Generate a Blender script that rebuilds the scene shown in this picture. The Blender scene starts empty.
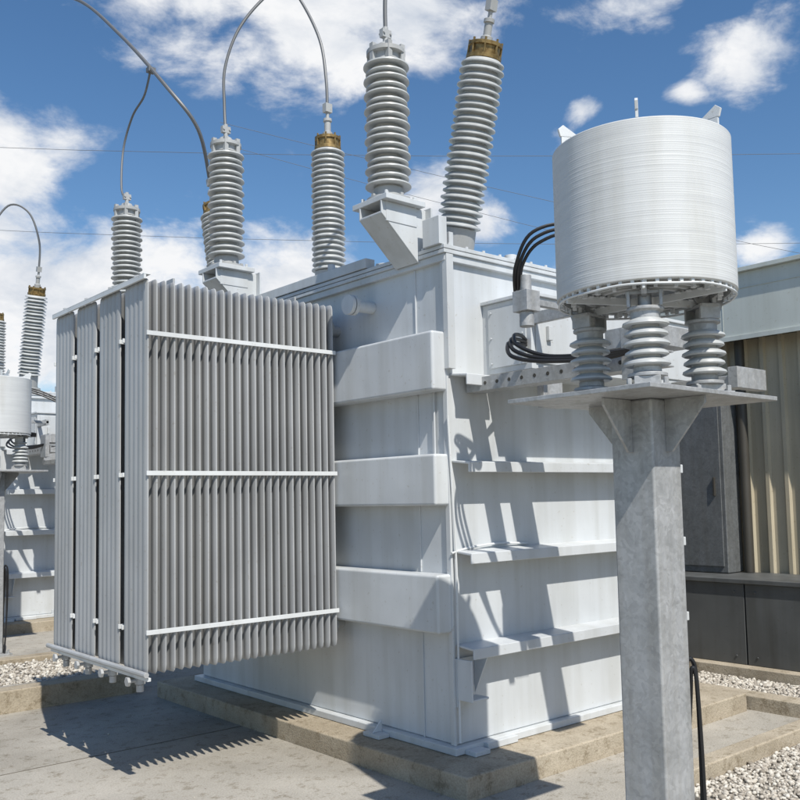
import bpy, math, random
import numpy as np
from mathutils import Vector, Matrix
random.seed(7); rng=np.random.default_rng(7)
S=bpy.context.scene
V=Vector

# ---------------------------------------------------------------- materials
def new_mat(name):
    m=bpy.data.materials.new(name); m.use_nodes=True
    nt=m.node_tree; b=nt.nodes["Principled BSDF"]
    return m,nt,b
def N(nt,t,**k):
    n=nt.nodes.new(t)
    for a,v in k.items(): setattr(n,a,v)
    return n
def lk(nt,a,b): nt.links.new(a,b)
def noise(nt,scale,detail=4,vec=None,stretch=None,rough=.55):
    geo=N(nt,"ShaderNodeNewGeometry"); src=geo.outputs["Position"]
    if stretch:
        mp=N(nt,"ShaderNodeMapping"); mp.inputs["Scale"].default_value=stretch
        lk(nt,src,mp.inputs["Vector"]); src=mp.outputs["Vector"]
    n=N(nt,"ShaderNodeTexNoise"); n.inputs["Scale"].default_value=scale
    n.inputs["Detail"].default_value=detail; n.inputs["Roughness"].default_value=rough
    lk(nt,src,n.inputs["Vector"]); return n.outputs["Fac"]
def ramp(nt,fac,stops):
    r=N(nt,"ShaderNodeValToRGB"); e=r.color_ramp.elements
    while len(e)<len(stops): e.new(.5)
    for i,(p,c) in enumerate(stops):
        e[i].position=p; e[i].color=(c[0],c[1],c[2],1)
    lk(nt,fac,r.inputs["Fac"]); return r.outputs["Color"]
def mix(nt,a,b,fac,mode='MIX'):
    m=N(nt,"ShaderNodeMix",data_type='RGBA',blend_type=mode)
    for sock,v in ((m.inputs[0],fac),(m.inputs[6],a),(m.inputs[7],b)):
        if hasattr(v,"links"): lk(nt,v,sock)
        elif isinstance(v,(int,float)): sock.default_value=v
        else: sock.default_value=(v[0],v[1],v[2],1)
    return m.outputs[2]
def bump(nt,b,h,strength,dist=.01):
    n=N(nt,"ShaderNodeBump"); n.inputs["Strength"].default_value=strength
    n.inputs["Distance"].default_value=dist
    lk(nt,h,n.inputs["Height"]); lk(nt,n.outputs["Normal"],b.inputs["Normal"])
def paint(name,col,rough=.4,dirt=.12,streak=.15,wav=0):
    m,nt,b=new_mat(name)
    dk=[c*(1-dirt) for c in col]; lt=[min(1,c*(1+dirt*.35)) for c in col]
    c=ramp(nt,noise(nt,1.7,4),[(.3,dk),(.65,lt)])
    st=ramp(nt,noise(nt,6,4,stretch=(1,1,.07)),[(.35,[1-streak*1.05,1-streak*1.12,1-streak*1.3]),(.56,(1,1,1))])
    c=mix(nt,c,st,.8,'MULTIPLY')
    sp=ramp(nt,noise(nt,34,2),[(.27,(.62,.55,.44)),(.34,(1,1,1))])
    c=mix(nt,c,sp,.4,'MULTIPLY')
    lk(nt,c,b.inputs["Base Color"])
    b.inputs["Roughness"].default_value=rough
    if wav: bump(nt,b,noise(nt,2.2,2),wav,.02)
    return m
M_TANK=paint("tank_paint",(.575,.60,.615),.40,.10,.13,.3)
M_RAD=paint("radiator_paint",(.40,.41,.415),.45,.12,.14)
M_TRIM=paint("trim_paint",(.64,.66,.665),.42,.08,.08)
M_PORC,nt,b=new_mat("grey_porcelain")
lk(nt,ramp(nt,noise(nt,14,3),[(.3,(.42,.435,.43)),(.7,(.52,.535,.53))]),b.inputs["Base Color"])
b.inputs["Roughness"].default_value=.36
M_CAST=paint("cast_metal",(.40,.41,.41),.5,.15,.15)
M_BRASS,nt,b=new_mat("weathered_brass")
lk(nt,ramp(nt,noise(nt,30,4),[(.3,(.13,.08,.025)),(.7,(.36,.25,.10))]),b.inputs["Base Color"])
b.inputs["Metallic"].default_value=.5;b.inputs["Roughness"].default_value=.45
M_CABLE,nt,b=new_mat("aluminium_cable")
b.inputs["Base Color"].default_value=(.16,.165,.17,1);b.inputs["Metallic"].default_value=.4;b.inputs["Roughness"].default_value=.55
M_BLACK,nt,b=new_mat("black_rubber")
b.inputs["Base Color"].default_value=(.012,.012,.013,1);b.inputs["Roughness"].default_value=.45
def galv(name,lo,hi,met=.55,tint=(1,1,1)):
    m,nt,b=new_mat(name)
    geo=N(nt,"ShaderNodeNewGeometry")
    nz=N(nt,"ShaderNodeTexNoise");nz.inputs["Scale"].default_value=9
    lk(nt,geo.outputs["Position"],nz.inputs["Vector"])
    ad=N(nt,"ShaderNodeVectorMath",operation='MULTIPLY_ADD');ad.inputs[1].default_value=(.12,.12,.12)
    lk(nt,nz.outputs["Color"],ad.inputs[0]);lk(nt,geo.outputs["Position"],ad.inputs[2])
    vo=N(nt,"ShaderNodeTexVoronoi");vo.inputs["Scale"].default_value=52
    lk(nt,ad.outputs[0],vo.inputs["Vector"])
    sep=N(nt,"ShaderNodeSeparateColor");lk(nt,vo.outputs["Color"],sep.inputs[0])
    c=ramp(nt,sep.outputs[0],[(0,[lo*k for k in tint]),(1,[hi*k for k in tint])])
    c2=ramp(nt,noise(nt,6,5,rough=.75),[(.32,(.74,.745,.74)),(.6,(1.0,1.0,1.0))])
    c=mix(nt,c,c2,.9,'MULTIPLY')
    st=ramp(nt,noise(nt,12,3,stretch=(1,1,.06)),[(.3,(.84,.82,.78)),(.55,(1,1,1))])
    c=mix(nt,c,st,.8,'MULTIPLY')
    lk(nt,c,b.inputs["Base Color"]);b.inputs["Metallic"].default_value=met
    r=N(nt,"ShaderNodeMapRange");lk(nt,sep.outputs[1],r.inputs[0]);r.inputs[3].default_value=.42;r.inputs[4].default_value=.62
    lk(nt,r.outputs[0],b.inputs["Roughness"])
    return m
M_GALV=galv("galvanised_steel",.39,.48,.28,(.98,1.0,1.01))
M_STEEL=galv("grey_steel_panel",.17,.21,.3,(.95,1,1.02))
M_DRUM,nt,b=new_mat("reactor_paint")
c=ramp(nt,noise(nt,3,5,stretch=(1,1,14)),[(.3,(.54,.555,.555)),(.7,(.61,.625,.62))])
st=ramp(nt,noise(nt,5,4,stretch=(1,1,.12)),[(.32,(.82,.80,.75)),(.5,(1,1,1))])
c=mix(nt,c,st,.6,'MULTIPLY');lk(nt,c,b.inputs["Base Color"]);b.inputs["Roughness"].default_value=.5
def concrete(name,lo,hi,stain=(.45,.42,.36),sc=1.2):
    m,nt,b=new_mat(name)
    c=ramp(nt,noise(nt,sc,6,rough=.65),[(.3,lo),(.7,hi)])
    c2=ramp(nt,noise(nt,.45,4),[(.35,stain),(.52,(1,1,1))]); c=mix(nt,c,c2,.5,'MULTIPLY')
    nf=noise(nt,85,3)
    c3=ramp(nt,nf,[(.3,(.72,.71,.69)),(.6,(1.05,1.05,1.05))]);c=mix(nt,c,c3,.8,'MULTIPLY')
    c4=ramp(nt,noise(nt,9,5,rough=.8),[(.36,(.5,.46,.38)),(.47,(1,1,1))]);c=mix(nt,c,c4,.7,'MULTIPLY')
    lk(nt,c,b.inputs["Base Color"]);b.inputs["Roughness"].default_value=.9
    bump(nt,b,nf,.4,.012)
    return m
M_CONC=concrete("yard_concrete",(.32,.30,.26),(.46,.43,.375))
M_PAD=concrete("pad_concrete",(.33,.28,.205),(.48,.42,.325),stain=(.5,.42,.3),sc=2.6)
M_EARTH=concrete("dry_earth",(.22,.2,.14),(.33,.3,.22))
M_PLINTH=paint("plinth_panel",(.10,.105,.105),.5,.25,.25)
M_SIDING=paint("beige_siding",(.48,.425,.31),.5,.10,.2)
M_FASCIA=paint("fascia_paint",(.54,.57,.53),.45,.06,.12)
M_DARK=paint("dark_trim",(.06,.055,.045),.5,.2,.1)
M_JOINT,nt,b=new_mat("joint_filler")
b.inputs["Base Color"].default_value=(.14,.125,.10,1);b.inputs["Roughness"].default_value=.9
M_GRAVB=concrete("gravel_fines",(.20,.18,.15),(.40,.37,.32),sc=30)
M_STONE,nt,b=new_mat("gravel_stone")
oi=N(nt,"ShaderNodeAttribute",attribute_name="tone")
lk(nt,ramp(nt,oi.outputs["Fac"],[(0,(.24,.21,.17)),(.35,(.42,.38,.32)),(.7,(.54,.50,.43)),(1,(.64,.61,.54))]),b.inputs["Base Color"])
b.inputs["Roughness"].default_value=.85

# ---------------------------------------------------------------- mesh builder
class MB:
    def __init__(s): s.v=[];s.f=[];s.m=[]
    def add(s,vs,fs,mi=0,M=None):
        o=len(s.v)
        if M is not None: vs=[tuple(M@V(p)) for p in vs]
        s.v+=[tuple(p) for p in vs]; s.f+=[tuple(i+o for i in f) for f in fs]; s.m+=[mi]*len(fs)
    def box(s,x0,x1,y0,y1,z0,z1,mi=0,M=None):
        vs=[(x0,y0,z0),(x1,y0,z0),(x1,y1,z0),(x0,y1,z0),(x0,y0,z1),(x1,y0,z1),(x1,y1,z1),(x0,y1,z1)]
        s.add(vs,[(0,3,2,1),(4,5,6,7),(0,1,5,4),(1,2,6,5),(2,3,7,6),(3,0,4,7)],mi,M)
    def lathe(s,prof,seg=28,M=None,mi=0):
        vs=[];fs=[];n=len(prof)
        for r,z in prof:
            for k in range(seg):
                a=2*math.pi*k/seg; vs.append((r*math.cos(a),r*math.sin(a),z))
        for i in range(n-1):
            for k in range(seg):
                k2=(k+1)%seg
                fs.append((i*seg+k,i*seg+k2,(i+1)*seg+k2,(i+1)*seg+k))
        if prof[0][0]>1e-6 : fs.append(tuple(reversed(range(seg))))
        if prof[-1][0]>1e-6: fs.append(tuple((n-1)*seg+k for k in range(seg)))
        s.add(vs,fs,mi,M)
    def ring(s,ro,ri,z0,z1,seg=48,M=None,mi=0):
        vs=[];fs=[]
        for r,z in ((ro,z0),(ro,z1),(ri,z1),(ri,z0)):
            for k in range(seg):
                a=2*math.pi*k/seg; vs.append((r*math.cos(a),r*math.sin(a),z))
        for i in range(4):
            j=(i+1)%4
            for k in range(seg):
                k2=(k+1)%seg; fs.append((i*seg+k,i*seg+k2,j*seg+k2,j*seg+k))
        s.add(vs,fs,mi,M)
    def cyl(s,p0,p1,r,seg=16,mi=0,r2=None):
        p0=V(p0);p1=V(p1);d=p1-p0
        M=Matrix.Translation(p0)@d.to_track_quat('Z','Y').to_matrix().to_4x4()
        s.lathe([(r,0),(r if r2 is None else r2,d.length)],seg,M,mi)
    def tube(s,pts,r,seg=8,mi=0,sub=8):
        P=[V(p) for p in pts]
        if sub>1 and len(P)>2:
            Q=[]
            for i in range(len(P)-1):
                a=P[max(0,i-1)];b_=P[i];c=P[i+1];d=P[min(len(P)-1,i+2)]
                for k in range(sub):
                    t=k/sub
                    Q.append(.5*((2*b_)+(c-a)*t+(2*a-5*b_+4*c-d)*t*t+(3*b_-a-3*c+d)*t**3))
            Q.append(P[-1]);P=Q
        vs=[];fs=[];up=None
        for i,p in enumerate(P):
            t=(P[min(i+1,len(P)-1)]-P[max(i-1,0)]).normalized()
            if up is None: up=t.orthogonal().normalized()
            up=(up-t*up.dot(t)).normalized(); w=t.cross(up)
            for k in range(seg):
                a=2*math.pi*k/seg; vs.append(p+(up*math.cos(a)+w*math.sin(a))*r)
        for i in range(len(P)-1):
            for k in range(seg):
                k2=(k+1)%seg; fs.append((i*seg+k,i*seg+k2,(i+1)*seg+k2,(i+1)*seg+k))
        fs.append(tuple(reversed(range(seg))));fs.append(tuple((len(P)-1)*seg+k for k in range(seg)))
        s.add(vs,fs,mi)
    def prism(s,poly,vec,mi=0,M=None):
        n=len(poly);vec=V(vec);vs=[V(p) for p in poly]+[V(p)+vec for p in poly]
        fs=[tuple(reversed(range(n))),tuple(range(n,2*n))]+[(i,(i+1)%n,n+(i+1)%n,n+i) for i in range(n)]
        s.add(vs,fs,mi,M)
    def obj(s,name,mats,parent=None,bevel=0,ang=35,seg=2):
        me=bpy.data.meshes.new(name);me.from_pydata(s.v,[],s.f)
        for m in mats: me.materials.append(m)
        me.polygons.foreach_set("material_index",s.m)
        import bmesh
        bm=bmesh.new();bm.from_mesh(me);bmesh.ops.recalc_face_normals(bm,faces=bm.faces);bm.to_mesh(me);bm.free()
        me.polygons.foreach_set("use_smooth",[True]*len(me.polygons))
        me.set_sharp_from_angle(angle=math.radians(ang))
        o=bpy.data.objects.new(name,me);S.collection.objects.link(o)
        if parent: o.parent=parent
        if bevel:
            b=o.modifiers.new("bevel","BEVEL");b.width=bevel;b.segments=seg;b.limit_method='ANGLE';b.angle_limit=math.radians(40);b.harden_normals=True
        return o
def empty(name,loc=(0,0,0)):
    e=bpy.data.objects.new(name,None);e.location=loc;S.collection.objects.link(e);return e

# ---------------------------------------------------------------- bushings
def bushing(mb,base,top,rc,rs,n,zs0=.1,zs1=.1,brass=False,alt=.9,seg=32):
    base=V(base);d=V(top)-base;L=d.length
    M=Matrix.Translation(base)@d.to_track_quat('Z','Y').to_matrix().to_4x4()
    mb.lathe([(0,0),(rs*.95,0),(rs*.95,.025),(rc*1.25,.03),(rc*1.2,zs0),(0,zs0)],seg,M,1)
    for k in range(8):
        a=2*math.pi*k/8;x,y=rs*.83*math.cos(a),rs*.83*math.sin(a)
        mb.box(x-.012,x+.012,y-.012,y+.012,.0249,.045,1,M)
    p=(L-zs0-zs1)/n;prof=[(0,zs0),(rc,zs0)]
    for i in range(n):
        z=zs0+i*p;R=rs if i%2==0 else rs*alt
        prof+=[(rc,z+.02*p),(rc+.004,z+.28*p),(R-.012,z+.20*p),(R,z+.30*p),(R-.002,z+.50*p),(R-.014,z+.6*p),(rc+.018,z+.90*p)]
    prof+=[(rc,L-zs1),(0,L-zs1)]
    mb.lathe(prof,seg,M,0)
    z=L-zs1
    if brass:
        mb.lathe([(0,z),(rc*1.15,z),(rc*1.15,z+.03),(rc*1.0,z+.035),(rc*1.0,z+.09),(rc*1.12,z+.095),(rc*1.12,z+.12),(0,z+.12)],seg,M,2)
        for k in range(8):
            a=2*math.pi*k/8;x,y=rc*1.05*math.cos(a),rc*1.05*math.sin(a)
            mb.cyl(M@V((x,y,z+.03)),M@V((x,y,z+.14)),.009,6,2)
        mb.lathe([(0,z+.12),(.045,z+.12),(.045,z+.17),(.03,z+.18),(.03,z+.27),(.04,z+.275),(.04,z+.30),(.016,z+.31),(.016,z+.42),(0,z+.42)],16,M,1)
        mb.box(-.035,.035,-.028,.028,z+.36,z+.44,1,M)
    else:
        mb.lathe([(0,z),(rc*1.2,z),(rc*1.2,z+.05),(rs*.85,z+.055),(rs*.85,z+.085),(rc*.8,z+.1),(rc*.6,z+.14),(0,z+.15)],seg,M,1)
        for k in range(6):
            a=2*math.pi*k/6;x,y=rs*.72*math.cos(a),rs*.72*math.sin(a)
            mb.box(x-.018,x+.018,y-.018,y+.018,z-.03,z+.115,1,M)
        mb.lathe([(0,z+.13),(.02,z+.13),(.02,z+.27),(0,z+.27)],12,M,1)
        mb.box(-.04,.04,-.02,.02,z+.19,z+.25,1,M)
        mb.cyl(M@V((-.03,-.03,z+.22)),M@V((-.03,.03,z+.22)),.009,6,1);mb.cyl(M@V((.03,-.03,z+.22)),M@V((.03,.03,z+.22)),.009,6,1)

# ================================================================ TRANSFORMER
T=empty("power_transformer")
TX=2.6;TY=3.46;ZB=.2;ZT=3.58
t=MB()
t.box(0,TX,0,TY,ZB,ZT-.06)
o=t.obj("tank_body",[M_TANK],T,.012)
t=MB()
t.box(-.05,TX+.05,-.05,TY+.75,ZT-.06,ZT-.032)
t.box(-.05,TX+.05,-.05,TY+.75,ZT-.028,ZT)
t.box(-.035,TX+.035,-.035,TY+.035,ZT-.11,ZT-.0605)
for i in range(24):
    y=.02+i*.17;t.cyl((-.028,y,ZT-.001),(-.028,y,ZT+.018),.013,6)
for i in range(16):
    x=.02+i*.17;t.cyl((x,-.028,ZT-.001),(x,-.028,ZT+.018),.013,6)
t.obj("tank_cover",[M_TANK],T,.004)
t=MB()
t.box(-.06,TX+.06,-.06,TY+.06,ZB-.05,ZB+.0)
t.box(.2,.5,-.1,TY+.1,ZB-.05,ZB-.003)
t.obj("tank_base",[M_TANK],T,.006)
t=MB()
for z0,z1 in ((2.57,2.98),(1.79,2.14),(.94,1.33)):
    t.box(-.14,.002,-.003,TY-.05,z0,z1)
t.obj("side_stiffeners",[M_TANK],T,.02,seg=4)
t=MB()
for z0,z1 in ((1.33,1.79),(ZB,.94),(2.14,2.57),(2.98,ZT-.11)):
    t.box(-.010,.001,.30,.312,z0,z1)
t.cyl((-.02,.12,2.12),(-.02,.12,2.60),.008,8)
t.box(-.02,.0,-.012,.03,ZB,ZT-.07)
t.obj("weld_strips",[M_TANK],T,.003)
t=MB()
def ledge(z,x0,x1,d=.17,h=.075):
    prof=[(.002,z+h+.012),(-d,z+h-.004),(-d,z-.0),(-d+.014,z),(-d+.014,z+h-.02),(.002,z+h-.004)]
    t.prism([(x0,y,zz) for y,zz in prof],(x1-x0,0,0))
for z in (.775,1.40,2.01): ledge(z,.02,TX-.02)
ledge(2.60,.02,.36,.17,.08)
t.obj("front_ledges",[M_TANK],T,.005)
t=MB()
t.box(-.03,.035,-.05,-.001,2.72,ZT-.063)
t.box(-.075,.0,-.03,.14,ZT+.001,ZT+.20)
t.box(.02,.06,-.03,.5,ZT+.001,ZT+.10)
t.prism([(.0,-.003,.77),(.20,-.003,.77),(.20,-.003,.62),(.05,-.003,.45),(.0,-.003,.45)],(0,-.02,0))
t.box(.0,.015,-.16,-.024,.50,.77);t.box(.015,.17,-.15,-.024,.50,.515)
t.prism([(.16,-.024,.77),(.16,-.15,.77),(.16,-.024,.52)],(.012,0,0))
t.cyl((.1,-.0235,.67),(.1,-.035,.67),.03,16)
t.box(.02,.16,-.16,-.061,ZB-.05,ZB-.02);t.box(-.16,-.061,.62,.80,ZB-.05,ZB-.02);t.prism([(-.061,.70,ZB-.02),(-.15,.70,ZB-.02),(-.061,.70,ZB+.07)],(0,.012,0))
t.obj("corner_fittings",[M_TANK],T,.004)
t=MB()
t.tube([(-.03,-.03,1.47),(.15,-.028,1.50),(.45,-.02,1.515),(.75,-.02,1.50)],.008,8)
t.tube([(.01,-.03,ZB+.02),(.012,-.03,1.1),(.01,-.03,1.47),(-.03,-.025,2.4)],.008,6)
t.obj("conduit",[M_TRIM],T)
t=MB()
t.box(.36,2.45,-.45,.002,2.70,3.20)
t.box(.34,2.47,-.47,.002,3.20,3.225)
for i in range(3):
    x=.40+i*.68; t.box(x,x+.64,-.462,-.4501,2.74,3.16)
t.box(.50,.54,-.49,-.462,2.9,3.0)
t.box(.350,.3599,-.41,-.06,2.74,3.16)
for yy in (-.38,-.09):
    for zz in (2.77,2.95,3.13): t.cyl((.3501,yy,zz),(.342,yy,zz),.010,6)
t.obj("junction_box",[M_TANK],T,.006)
t=MB()
t.prism([(.16,-.02,2.66),(.30,-.02,2.66),(.30,-.02,2.65),(.17,-.02,2.65),(.17,-.02,2.575),(.30,-.02,2.575),(.30,-.02,2.565),(.16,-.02,2.565)],(0,-1.55,0))
t.obj("cable_support_beam",[M_GALV],T,.002)
t=MB()
for i in range(12):
    y=-.2-i*.11; t.cyl((.161,y,2.615),(.1585,y,2.615),.013,10)
t.obj("beam_holes",[M_DARK],T)
t=MB()
t.box(.10,.155,-1.55,-1.35,2.50,2.80);t.box(.155,.55,-1.52,-1.2,2.70,2.82)
t.box(.40,.72,-1.9,-1.84,2.42,2.54);t.box(.45,.68,-1.84,-.46,2.44,2.50)
t.box(.46,.66,-.46,-.40,2.44,2.70)
t.box(-.14,-.02,-.86,-.74,2.97,3.10);t.box(-.02,.40,-.82,-.78,3.02,3.06);t.box(.36,.40,-.82,-.45,3.0,3.08)
t.cyl((-.08,-.8,3.10),(-.08,-.8,3.2),.035,16);t.cyl((-.08,-.8,2.88),(-.08,-.8,2.97),.045,16)
t.obj("cable_terminal",[M_GALV],T,.004)
t=MB()
for k in range(3):
    e=k*.028
    t.tube([(.5,-1.3,3.22+e),(.1,-1.08,3.42+e),(-.08-e,-.92,3.38+e),(-.11-e,-.80,3.25),(-.09,-.775+e,3.1)],.011,8)
for k in range(3):
    e=k*.03
    t.tube([(.36,-.40,2.90-e*.6),(.20-e,-.50,2.90-e),(.0-e,-.62,2.86-e),(-.10-e,-.74,2.77-e*1.2),(-.06-e,-.95,2.68-e*.6),(.02,-1.3,2.66-e*.5),(.12,-1.5,2.68)],.013,8)
t.obj("black_cables",[M_BLACK],T)
# ---- radiators
RX0,RX1=-1.69,-.17
R=MB();H=MB()
for bnk in range(4):
    y0=1.07+.432*bnk;w=.352
    nf=25
    for i in range(nf):
        x=RX0+.012+(RX1-RX0-.024)*i/(nf-1)+random.uniform(-.002,.002)
        nfl=5;half=[]
        for k in range(nfl*4+1):
            u=k/(nfl*4);th=.004+.008*abs(math.sin(math.pi*u*nfl))**.7
            half.append((u,th))
        half[0]=(0,.0045);half[-1]=(1,.0045)
        levels=[(.75,.35,.06),(.765,.9,.02),(.80,1,0),(3.29,1,0),(3.318,.9,.02),(3.33,.35,.06)]
        vs=[];fs=[];n=len(half);dz=random.uniform(-.003,.003);tw=random.uniform(-.003,.003)
        for z,s_,ins in levels:
            for u,th in half: vs.append((x-th*s_+tw*(u-.5),y0+w*(ins+u*(1-2*ins)),z+dz))
            for u,th in reversed(half): vs.append((x+th*s_+tw*(u-.5),y0+w*(ins+u*(1-2*ins)),z+dz))
        m=2*n
        for a in range(len(levels)-1):
            for k in range(m):
                k2=(k+1)%m; fs.append((a*m+k,a*m+k2,(a+1)*m+k2,(a+1)*m+k))
        fs.append(tuple(range(m)));fs.append(tuple((len(levels)-1)*m+k for k in range(m)))
        R.add(vs,fs,0)
    yc=y0+w/2
    for z in (3.17,.90):
        H.cyl((RX0+.01,yc,z),(.0,yc,z),.045,20)
        H.cyl((-.115,yc,z),(-.09,yc,z),.085,24);H.cyl((-.145,yc,z),(-.12,yc,z),.085,24)
    for z in (2.96,2.04,1.02):
        for yy in (y0-.012,y0+w+.012):
            H.box(RX0-.005,RX1+.005,yy-.006,yy+.006,z-.015,z+.015,1)
    for xx in (RX0+.25,RX1-.27):
        H.box(xx,xx+.016,yc-.05,yc+.05,3.2,3.385)
    H.cyl((RX0+.02,yc,3.2),(RX0+.02,yc,3.38),.016,10);H.cyl((RX0+.02,yc,3.355),(RX0+.02,yc,3.378),.028,6)
    H.cyl((RX0+.04,yc,.86),(RX0+.04,yc,.66),.018,12);H.cyl((RX0+.04,yc,.72),(RX0+.04,yc,.67),.036,8)
    H.cyl((RX0+.04,yc,.665),(RX0+.04,yc,.62),.024,12);H.cyl((RX0-.04,yc,.695),(RX0+.04,yc,.695),.012,8);H.cyl((RX0-.055,yc,.695),(RX0-.035,yc,.695),.032,6)
    H.box(RX0+.02,RX0+.06,yc-.03,yc+.03,.725,.745)
H.box(RX0-.028,RX0-.012,1.05,2.72,3.315,3.345,1);H.box(RX0-.028,RX0+.02,1.05,2.72,3.345,3.352,1)
H.tube([(RX0-.03,1.0,.765),(RX0-.03,2.74,.765)],.018,10,0,1)
H.box(RX0-.015,RX0+.01,1.02,2.72,.72,.742,1)
R.obj("radiator_fins",[M_RAD],T,ang=40)
H.obj("radiator_headers",[M_RAD,M_TRIM],T,.002)
t=MB()
t.cyl((-.2,.80,3.28),(.0,.80,3.28),.045,20);t.cyl((-.2,.80,3.28),(-.17,.80,3.28),.075,20);t.cyl((-.24,.80,3.28),(-.21,.80,3.28),.075,20)
t.obj("valve_flange",[M_TANK],T,.003)
# ---- arresters and bushings
PM=[M_PORC,M_CAST,M_BRASS]
t=MB()
bushing(t,(-.2,.35,3.93),(-.2,.35,5.06),.09,.165,17)
bushing(t,(-.2,2.63,3.93),(-.2,2.63,5.10),.09,.165,17)
bushing(t,(-.2,4.76,3.93),(-.2,4.76,5.05),.09,.165,17)
t.obj("surge_arresters",PM,T)
t=MB()
bushing(t,(.5,.42,3.66),(.5,.05,5.10),.115,.17,24,.22,.02,True,.95)
bushing(t,(.5,2.03,3.66),(.5,2.02,5.02),.105,.155,23,.22,.02,True,.95)
bushing(t,(.5,3.80,3.66),(.5,4.10,4.95),.105,.155,23,.22,.02,True,.95)
for y in (.42,2.03,3.8): t.lathe([(0,ZT-.01),(.24,ZT-.01),(.24,ZT+.03),(.19,ZT+.04),(.19,ZT+.09),(0,ZT+.09)],32,Matrix.Translation((.5,y,0)),1)
t.obj("high_voltage_bushings",PM,T)
t=MB()
for y in (.35,2.63,4.76):
    t.box(-.38,-.02,y-.19,y+.19,3.89,3.929)
    t.box(-.34,-.06,y-.14,y-.125,3.75,3.89)
    t.prism([(-.38,y+.10,3.89),(.03,y+.10,3.89),(.03,y+.10,3.50),(-.05,y+.10,3.50),(-.38,y+.10,3.80)],(0,.015,0))
    t.prism([(-.38,y-.12,3.89),(.03,y-.12,3.89),(.03,y-.12,3.50),(-.05,y-.12,3.50),(-.38,y-.12,3.80)],(0,-.015,0))
    t.prism([(-.38,y-.12,3.80),(-.05,y-.12,3.50),(-.05,y-.12,3.515),(-.38,y-.12,3.815)],(0,.22,0))
    t.box(.03,.045,y-.19,y+.19,ZT,3.9)
    for dx in (-.13,.13):
        t.cyl((-.2+dx,y-.13,3.86),(-.2+dx,y-.13,3.97),.014,6);t.cyl((-.2+dx,y+.13,3.86),(-.2+dx,y+.13,3.97),.014,6)
t.box(-.06,.03,.8,4.95,3.585,3.66)
t.obj("arrester_brackets",[M_TANK],T,.004)
t=MB()
t.cyl((.9,.2,ZT),(.9,.2,ZT+.12),.05,16);t.box(.15,.32,1.1,1.3,ZT,ZT+.12);t.cyl((.15,2.9,ZT),(.15,2.9,ZT+.3),.04,12)
t.box(-.02,.10,1.55,1.75,ZT,ZT+.1);t.cyl((-.01,1.3,ZT),(-.01,1.3,ZT+.14),.03,12);t.cyl((.2,.9,ZT),(.2,.9,ZT+.09),.06,16)
t.obj("cover_fittings",[M_TANK],T,.004)
t=MB()
t.tube([(-.2,.35,5.2),(-.2,.34,5.5),(-.16,.30,5.95),(.1,.18,6.45),(.36,.02,6.35),(.49,-.07,5.9),(.5,-.045,5.50)],.015,8)
t.tube([(-.2,2.63,5.2),(-.2,2.65,5.45),(-.2,2.64,5.80),(-.1,2.57,6.17),(.1,2.48,6.49),(.32,2.42,6.70),(.46,2.36,6.56),(.5,2.12,6.09),(.5,2.03,5.67),(.5,2.02,5.35)],.014,8)
t.tube([(-.2,4.76,5.15),(-.2,4.90,5.3),(-.12,5.04,5.81),(-.1,4.85,6.13),(-.1,4.55,6.26),(-.1,4.40,6.48)],.012,8)
t.box(-.14,-.06,4.35,4.42,6.46,6.51)
t.tube([(-.1,8.2,9.1),(-.1,6.47,8.20),(-.1,5.19,7.215),(-.08,4.07,6.20),(.2,3.9,5.75),(.5,4.20,5.35)],.02,8)
t.obj("conductor_leads",[M_CABLE],T)

# ================================================================ AIR CORE REACTOR
A=empty("air_core_reactor")
cx,cy=-.69,-2.06;CM=Matrix.Translation((cx,cy,0))
t=MB();r0=.405;ZC0,ZC1=2.748,3.452
prof=[(r0-.012,ZC0)];z=ZC0+.004
while z<ZC1-.012:
    dr=random.uniform(-.00025,.00025)
    prof+=[(r0-.0005,z),(r0+dr,z+.003),(r0+dr,z+.0075)];z+=.0098
prof+=[(r0-.002,ZC1-.004),(r0-.012,ZC1)]
t.lathe(prof,96,CM,0)
t.f=t.f[:-2];t.m=t.m[:-2]
for ro,ri in ((.4,.375),(.345,.32),(.29,.265),(.235,.21),(.18,.155)):
    t.ring(ro-.008,ri,ZC0+.002,ZC1-.004,64,CM,0)
t.obj("coil_winding",[M_DRUM],A,ang=60)
t=MB()
for zz in (ZC0-.037,ZC1+.001):
    for k in range(6):
        a=math.radians(33+180+60*k)
        M=CM@Matrix.Rotation(a,4,'Z')
        t.box(0,.395,-.006,.006,zz,zz+.035,0,M)
        if zz>3:
            t.prism([(.30,-.007,zz+.035),(.40,-.007,zz+.035),(.41,-.007,zz+.07),(.385,-.007,zz+.09)],(0,.014,0),0,M)
        else:
            for j in range(4):
                rr=.17+.055*j;t.box(rr-.012,rr+.012,-.02,.02,zz+.028,zz+.036,0,M)
    t.lathe([(0,zz-.01),(.05,zz-.01),(.05,zz+.045),(0,zz+.045)],20,CM,0)
for k in range(48):
    M=CM@Matrix.Rotation(2*math.pi*(k+.5)/48,4,'Z')
    hh=random.uniform(.012,.026)
    t.box(.378,.395,-.008,.008,ZC0-hh,ZC0+.004,0,M)
    if k%2: t.box(.32,.34,-.009,.009,ZC0-.024,ZC0+.004,0,M)
t.tube([(cx+.396*math.cos(a/20*6.283),cy+.396*math.sin(a/20*6.283),ZC0-.018-.003*math.sin(a*2.1)) for a in range(21)],.006,6,0,3)
t.obj("spider_frame",[M_TRIM],A,.002)
t=MB();f=MB()
fw=V((.84,.545,0));lt=V((.545,-.84,0));c0=V((cx,cy,0))
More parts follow.
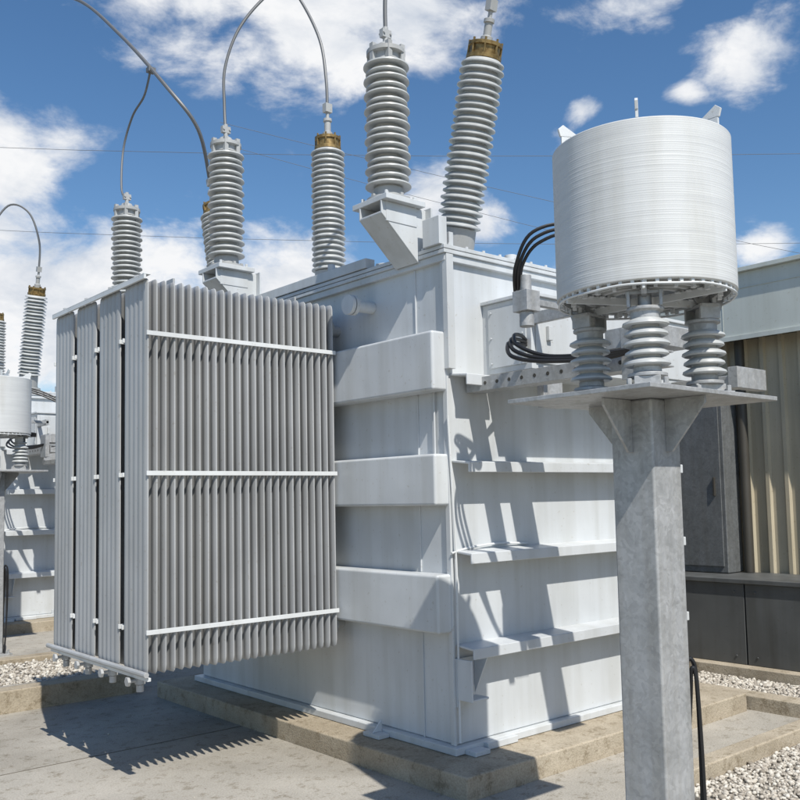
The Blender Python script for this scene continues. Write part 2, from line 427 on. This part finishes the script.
for q in (-.28*fw,.15*fw-.27*lt,.13*fw+.25*lt):
    p=c0+q;M=Matrix.Translation(p)
    zb=2.29
    ang=math.atan2(q.y,q.x);MR=M@Matrix.Rotation(ang,4,'Z')
    f.box(-.095,.095,-.095,.095,zb,zb+.018,0,MR)
    f.box(-.075,.075,-.055,.055,zb+.018,zb+.055,0,MR)
    for dx in (-.075,.075):
        for dy in (-.075,.075): f.cyl(MR@V((dx,dy,zb+.018)),MR@V((dx,dy,zb+.045)),.012,6)
    f.lathe([(0,zb+.055),(.085,zb+.055),(.085,zb+.07),(.06,zb+.075),(.06,zb+.10),(0,zb+.10)],24,M,0)
    z9=zb+.092
    prof=[(0,z9),(.055,z9)];n=5;pz=.043
    for i in range(n):
        z=z9+.005+i*pz;Rr=.100 if i%2==0 else .094
        prof+=[(.055,z),(.058,z+.010),(Rr-.010,z+.006),(Rr,z+.012),(Rr-.003,z+.022),(.066,z+.038)]
    prof+=[(.055,z9+.005+n*pz),(0,z9+.005+n*pz)]
    t.lathe(prof,36,M,0)
    z=z9+.005+n*pz
    f.lathe([(0,z-.005),(.064,z-.005),(.064,z+.025),(.08,z+.03),(.08,z+.044),(.03,z+.048),(.028,z+.12),(0,z+.12)],24,M,0)
    f.box(-.05,.05,-.075,-.06,z+.044,z+.115,0,MR);f.box(-.05,.05,.06,.075,z+.044,z+.115,0,MR);f.box(-.045,.045,-.08,.08,z+.10,z+.115,0,MR)
    f.prism([(.0,-.012,z+.09),(.09,-.012,z+.09),(.12,-.012,z+.17),(-.06,-.012,z+.17)],(0,.024,0),0,MR)
t.obj("support_insulators",[M_PORC],A);f.obj("insulator_fittings",[M_GALV],A,.003)
t=MB();t.box(-1.187,-.158,-2.40,-1.634,2.268,2.288);t.obj("mounting_plate",[M_GALV],A,.003)
t=MB();pxc,pyc,w=-.72,-2.05,.11
t.box(pxc-w,pxc+w,pyc-w,pyc+w,.02,2.267);t.obj("steel_post",[M_GALV],A,.012,seg=4)
t=MB()
for ang in range(4):
    M=Matrix.Translation((pxc,pyc,0))@Matrix.Rotation(math.pi/2*ang,4,'Z')
    t.prism([(w,-.007,2.266),(w+.20,-.007,2.266),(w+.20,-.007,2.235),(w+.03,-.007,2.03),(w,-.007,2.03)],(0,.014,0),0,M)
t.box(pxc-.2,pxc+.2,pyc-.2,pyc+.2,.0,.022)
for dx in (-.16,.16):
    for dy in (-.16,.16): t.cyl((pxc+dx,pyc+dy,.02),(pxc+dx,pyc+dy,.07),.014,6)
t.obj("gussets_and_base",[M_GALV],A,.002)
t=MB()
t.tube([(-.595,-2.16,0.02),(-.575,-2.17,.45),(-.56,-2.16,.95),(-.575,-2.15,1.09),(-.60,-2.13,1.03),(-.60,-2.12,.5),(-.60,-2.12,.02)],.010,8)
t.tube([(-.60,-2.19,0.02),(-.58,-2.185,.5),(-.585,-2.175,.98),(-.60,-2.16,1.06),(-.59,-2.14,.9),(-.6,-2.10,.4)],.009,8)
t.obj("earthing_cable",[M_BLACK],A)

def dup(par,name,loc):
    e=empty(name,loc)
    for ch in list(par.children):
        c=ch.copy();S.collection.objects.link(c);c.parent=e
    return e
dup(T,"power_transformer.001",(0,9.6,0));dup(A,"air_core_reactor.001",(0,9.6,0))

# ================================================================ SETTING
def slab(name,boxes,mat,bev=.01):
    t=MB()
    for b in boxes: t.box(*b)
    return t.obj(name,[mat],None,bev)
g=MB();g.add([(-300,-300,-.02),(300,-300,-.02),(300,300,-.02),(-300,300,-.02)],[(0,1,2,3)]);g.obj("ground",[M_EARTH])
slab("concrete_yard",[(-14,14,-14,30,-.015,0)],M_CONC,0)
slab("yard_expansion_joint",[(-14,-.33,2.2,2.209,-.01,.003),(-14,.0,-2.6,-2.59,-.01,.003)],M_JOINT,0)
slab("transformer_pad",[(-.32,3.0,-.42,3.78,-.01,.148)],M_PAD,.014)
slab("transformer_pad.001",[(-.32,3.0,9.18,13.4,-.01,.148)],M_PAD,.012)
slab("concrete_curb",[(.55,4.0,-1.22,-1.08,-.01,.12)],M_PAD,.012)
slab("concrete_curb.001",[(3.05,3.25,-1.075,2.2,-.01,.12)],M_PAD,.012)
slab("concrete_curb.002",[(-8,-.33,4.1,4.3,-.01,.20)],M_PAD,.012)
slab("concrete_curb.003",[(-8,-.33,6.3,6.5,-.01,.12)],M_PAD,.012)
slab("concrete_walkway",[(-8,-.33,4.302,4.9,-.01,.10)],M_CONC,.01)
slab("gravel_bed",[(.7,8,-8,-1.222,-.01,.02),(3.252,4.05,-1.07,2.2,-.01,.03),(-7.9,-.3,4.903,6.29,-.01,.06)],M_GRAVB,0)
def stones(name,regs):
    ph=(1+5**.5)/2
    base=np.array([(-1,ph,0),(1,ph,0),(-1,-ph,0),(1,-ph,0),(0,-1,ph),(0,1,ph),(0,-1,-ph),(0,1,-ph),(ph,0,-1),(ph,0,1),(-ph,0,-1),(-ph,0,1)])/1.9
    tri=np.array([(0,11,5),(0,5,1),(0,1,7),(0,7,10),(0,10,11),(1,5,9),(5,11,4),(11,10,2),(10,7,6),(7,1,8),(3,9,4),(3,4,2),(3,2,6),(3,6,8),(3,8,9),(4,9,5),(2,4,11),(6,2,10),(8,6,7),(9,8,1)])
    VS=[];n=0
    for x0,x1,y0,y1,z,cnt,sz in regs:
        c=np.stack([rng.uniform(x0,x1,cnt),rng.uniform(y0,y1,cnt),z+rng.uniform(0,sz*.9,cnt)],1)
        sc=sz*rng.uniform(.4,1.1,(cnt,1,1))*rng.uniform(.6,1.3,(cnt,1,3))
        b=base[None]*sc*rng.uniform(.8,1.2,(cnt,12,1))
        a=rng.uniform(0,6.28,cnt);ca,sa=np.cos(a),np.sin(a)
        xx=b[:,:,0]*ca[:,None]-b[:,:,1]*sa[:,None];yy=b[:,:,0]*sa[:,None]+b[:,:,1]*ca[:,None]
        VS.append(np.stack([xx,yy,b[:,:,2]*.8],2)+c[:,None]);n+=cnt
    vv=np.concatenate(VS).reshape(-1,3)
    ff=(tri[None]+12*np.arange(n)[:,None,None]).reshape(-1,3)
    me=bpy.data.meshes.new(name)
    me.vertices.add(len(vv));me.vertices.foreach_set("co",vv.ravel())
    me.loops.add(len(ff)*3);me.loops.foreach_set("vertex_index",ff.ravel().astype(np.int32))
    me.polygons.add(len(ff));me.polygons.foreach_set("loop_start",np.arange(0,len(ff)*3,3,dtype=np.int32))
    me.update(calc_edges=True);me.validate()
    at=me.attributes.new("tone",'FLOAT','POINT');at.data.foreach_set("value",np.repeat(rng.uniform(0,1,n),12).astype(np.float32))
    me.materials.append(M_STONE)
    o=bpy.data.objects.new(name,me);S.collection.objects.link(o)
stones("gravel",[(.72,5,-3.2,-1.24,.02,20000,.018),(3.27,4.04,-1.05,2.1,.03,6000,.02),(-5,-.35,4.92,6.27,.06,5500,.022),(-3,2.9,-1.05,3.9,0.0,50,.009)])

# ---- building
B=empty("metal_building")
t=MB()
y=-12.0;xw=5.05;pts=[]
while y<10:
    pts+=[(xw,y),(xw,y+.13),(xw-.035,y+.145),(xw-.035,y+.185),(xw,y+.20)];y+=.21
vs=[(x,yy,.95) for x,yy in pts]+[(x,yy,3.6) for x,yy in pts];n=len(pts)
t.add(vs,[(i,i+1,n+i+1,n+i) for i in range(n-1)])
t.obj("corrugated_wall",[M_SIDING],B,ang=20)
t=MB()
t.box(5.09,13,-12,10,.1,3.9);t.obj("wall_core",[M_SIDING],B)
t=MB();t.box(4.72,4.76,-12.2,10.2,3.47,4.17);t.box(4.66,13.3,-12.25,10.25,4.171,4.215);t.box(4.70,4.72,-12.2,10.2,3.45,3.50)
t.box(4.712,4.7195,-12.2,10.2,4.0,4.01)
for i in range(8): t.box(4.716,4.7198,-11+i*2.9,-10.99+i*2.9,3.51,4.16)
t.obj("roof_fascia",[M_FASCIA],B,.004)
t=MB();t.box(4.761,5.09,-12.1,10.1,3.50,3.53);t.obj("soffit",[M_DARK],B)
t=MB()
for i in range(14):
    yy=-11.8+i*1.62-.93
    t.box(4.20,4.98,yy,yy+1.605,.14,.93)
    for zz in (.22,.85):
        for ky in (.1,1.5): t.cyl((4.2001,yy+ky,zz),(4.19,yy+ky,zz),.012,6)
t.box(4.17,5.0,-12,10,.932,.975)
t.obj("plinth_panels",[M_PLINTH],B,.006)
t=MB();t.box(4.06,4.5,-12,10,-.01,.138);t.obj("foundation_strip",[M_PAD],B,.008)
Cb=empty("electrical_cabinet")
t=MB();t.box(4.66,4.98,.64,1.9,.98,2.95);t.obj("enclosure",[M_STEEL],Cb,.01)
t=MB();t.box(4.645,4.659,.68,1.25,1.05,2.88);t.box(4.645,4.659,1.27,1.86,1.05,2.88)
t.obj("doors",[M_STEEL],Cb,.004)
t=MB();t.box(4.62,4.645,.74,.76,1.8,2.0);t.obj("handle",[M_DARK],Cb,.003)
t=MB();t.cyl((4.93,.55,.98),(4.93,.55,3.5),.05,16);t.obj("downpipe",[M_DARK],B)

t=MB()
def span(a,b,sag):
    a=V(a);b=V(b);P=[]
    for i in range(9):
        u=i/8;p=a.lerp(b,u);p.z-=4*sag*u*(1-u);P.append(p)
    t.tube(P,.007,5,0,1)
span((-6,31,13.2),(24,3.0,11.0),.5);span((-6,33,11.4),(24,5.5,9.0),.5);span((9,19,13.2),(30,3,7.5),.3);span((9.5,20,13.0),(30,5,7.0),.3)
t.obj("overhead_power_line",[M_CABLE])

# ================================================================ SKY / SUN
sun_dir=V((-.28,-1.0,1.28)).normalized()
el=math.asin(sun_dir.z);rot=math.atan2(sun_dir.x,sun_dir.y)
W=bpy.data.worlds.new("World");S.world=W;W.use_nodes=True;nt=W.node_tree
try: W.cycles.sampling_method='MANUAL';W.cycles.sample_map_resolution=256
except Exception: pass
bg=nt.nodes["Background"]
sky=N(nt,"ShaderNodeTexSky",sky_type='NISHITA');sky.sun_disc=False;sky.sun_elevation=el;sky.sun_rotation=rot
sky.air_density=1.0;sky.dust_density=.5;sky.ozone_density=2.0;sky.altitude=100
hs=N(nt,"ShaderNodeHueSaturation");hs.inputs["Saturation"].default_value=1.2;hs.inputs["Value"].default_value=1.75
lk(nt,sky.outputs[0],hs.inputs["Color"])
tc=N(nt,"ShaderNodeTexCoord");D=tc.outputs["Generated"]
HY=math.radians(49.33)
def cdir(az,e):
    a=HY-math.radians(az);e=math.radians(e)
    return (math.cos(a)*math.cos(e),math.sin(a)*math.cos(e),math.sin(e))
clouds=[(-5,28.5,8.5,1.15),(-14,31.5,9,1.15),(1,28,6,1.1),(-24.5,20,5,1.2),(-21,21,3.4,.95),
 (-23,12,8.5,1.35),(-15,12.5,8,1.3),(-8.5,13,6.5,1.25),(-29,8,9,1.2),(16.5,28.5,3.0,.85),(21,25,2.8,.85),(18.5,23.3,1.2,.8),(12,23.2,1.2,.7),
 (2.5,18.8,3.8,.9),(5.5,16.8,2.8,.9),(22,14,2.8,.9),(12,7,8,.7),(24,11.5,3.5,.95),(130,30,22,.7)]
acc=None
for az,e,rad,amp in clouds:
    s_=N(nt,"ShaderNodeVectorMath",operation='SUBTRACT');lk(nt,D,s_.inputs[0]);s_.inputs[1].default_value=cdir(az,e)
    m_=N(nt,"ShaderNodeVectorMath",operation='MULTIPLY');lk(nt,s_.outputs[0],m_.inputs[0]);m_.inputs[1].default_value=(1,1,1.5)
    l_=N(nt,"ShaderNodeVectorMath",operation='LENGTH');lk(nt,m_.outputs[0],l_.inputs[0])
    r_=N(nt,"ShaderNodeMapRange",interpolation_type='SMOOTHSTEP');lk(nt,l_.outputs["Value"],r_.inputs[0])
    r_.inputs[1].default_value=0;r_.inputs[2].default_value=math.radians(rad)*1.5;r_.inputs[3].default_value=amp;r_.inputs[4].default_value=0
    if acc is None: acc=r_.outputs[0]
    else:
        x_=N(nt,"ShaderNodeMath",operation='MAXIMUM');lk(nt,acc,x_.inputs[0]);lk(nt,r_.outputs[0],x_.inputs[1]);acc=x_.outputs[0]
def wn(scale,detail,rough,off=(0,0,0),st=(1,1,1.8)):
    mp=N(nt,"ShaderNodeMapping");mp.inputs["Scale"].default_value=st;mp.inputs["Location"].default_value=off;lk(nt,D,mp.inputs["Vector"])
    n=N(nt,"ShaderNodeTexNoise");n.inputs["Scale"].default_value=scale;n.inputs["Detail"].default_value=detail;n.inputs["Roughness"].default_value=rough;n.inputs["Distortion"].default_value=.25
    lk(nt,mp.outputs[0],n.inputs["Vector"]);return n.outputs["Fac"]
def ma(op,a,b_):
    m=N(nt,"ShaderNodeMath",operation=op)
    for i,v in enumerate((a,b_)):
        if isinstance(v,(int,float)): m.inputs[i].default_value=v
        else: lk(nt,v,m.inputs[i])
    return m.outputs[0]
dens=ma('ADD',acc,ma('MULTIPLY',ma('SUBTRACT',wn(9,8,.6),.5),2.5))
mr=N(nt,"ShaderNodeMapRange",interpolation_type='SMOOTHSTEP');lk(nt,dens,mr.inputs[0]);mr.inputs[1].default_value=.30;mr.inputs[2].default_value=1.0
shade=ramp(nt,wn(8,6,.6,(3,1,2)),[(.34,(9.2,9.9,11.0)),(.56,(13.2,13.3,13.5))])
col=mix(nt,hs.outputs[0],shade,mr.outputs[0])
lk(nt,col,bg.inputs[0]);bg.inputs[1].default_value=.071
L=bpy.data.lights.new("sun","SUN");L.energy=5.0;L.angle=math.radians(.53);L.color=(1,.955,.88)
lo=bpy.data.objects.new("sun",L);lo.rotation_euler=(-sun_dir).to_track_quat('-Z','Y').to_euler();lo.location=(0,0,20);S.collection.objects.link(lo)

# ================================================================ CAMERA
yaw,pit,rol=.861,.076,.020
fh=V((math.cos(yaw),math.sin(yaw),0));r=V((math.sin(yaw),-math.cos(yaw),0));u=V((0,0,1))
F=fh*math.cos(pit)+u*math.sin(pit);U=-fh*math.sin(pit)+u*math.cos(pit)
R2=r*math.cos(rol)-U*math.sin(rol);U2=r*math.sin(rol)+U*math.cos(rol)
cam=bpy.data.cameras.new("camera");cam.sensor_width=36;cam.lens=905.713/800*36;cam.shift_y=28.563/800;cam.clip_end=2000;cam.clip_start=.05
co=bpy.data.objects.new("camera",cam);Mx=Matrix((R2,U2,-F)).transposed().to_4x4();Mx.translation=V((-4.264,-4.454,1.85));co.matrix_world=Mx
S.collection.objects.link(co);S.camera=co
S.view_settings.view_transform='Standard';S.view_settings.look='None';S.view_settings.exposure=0
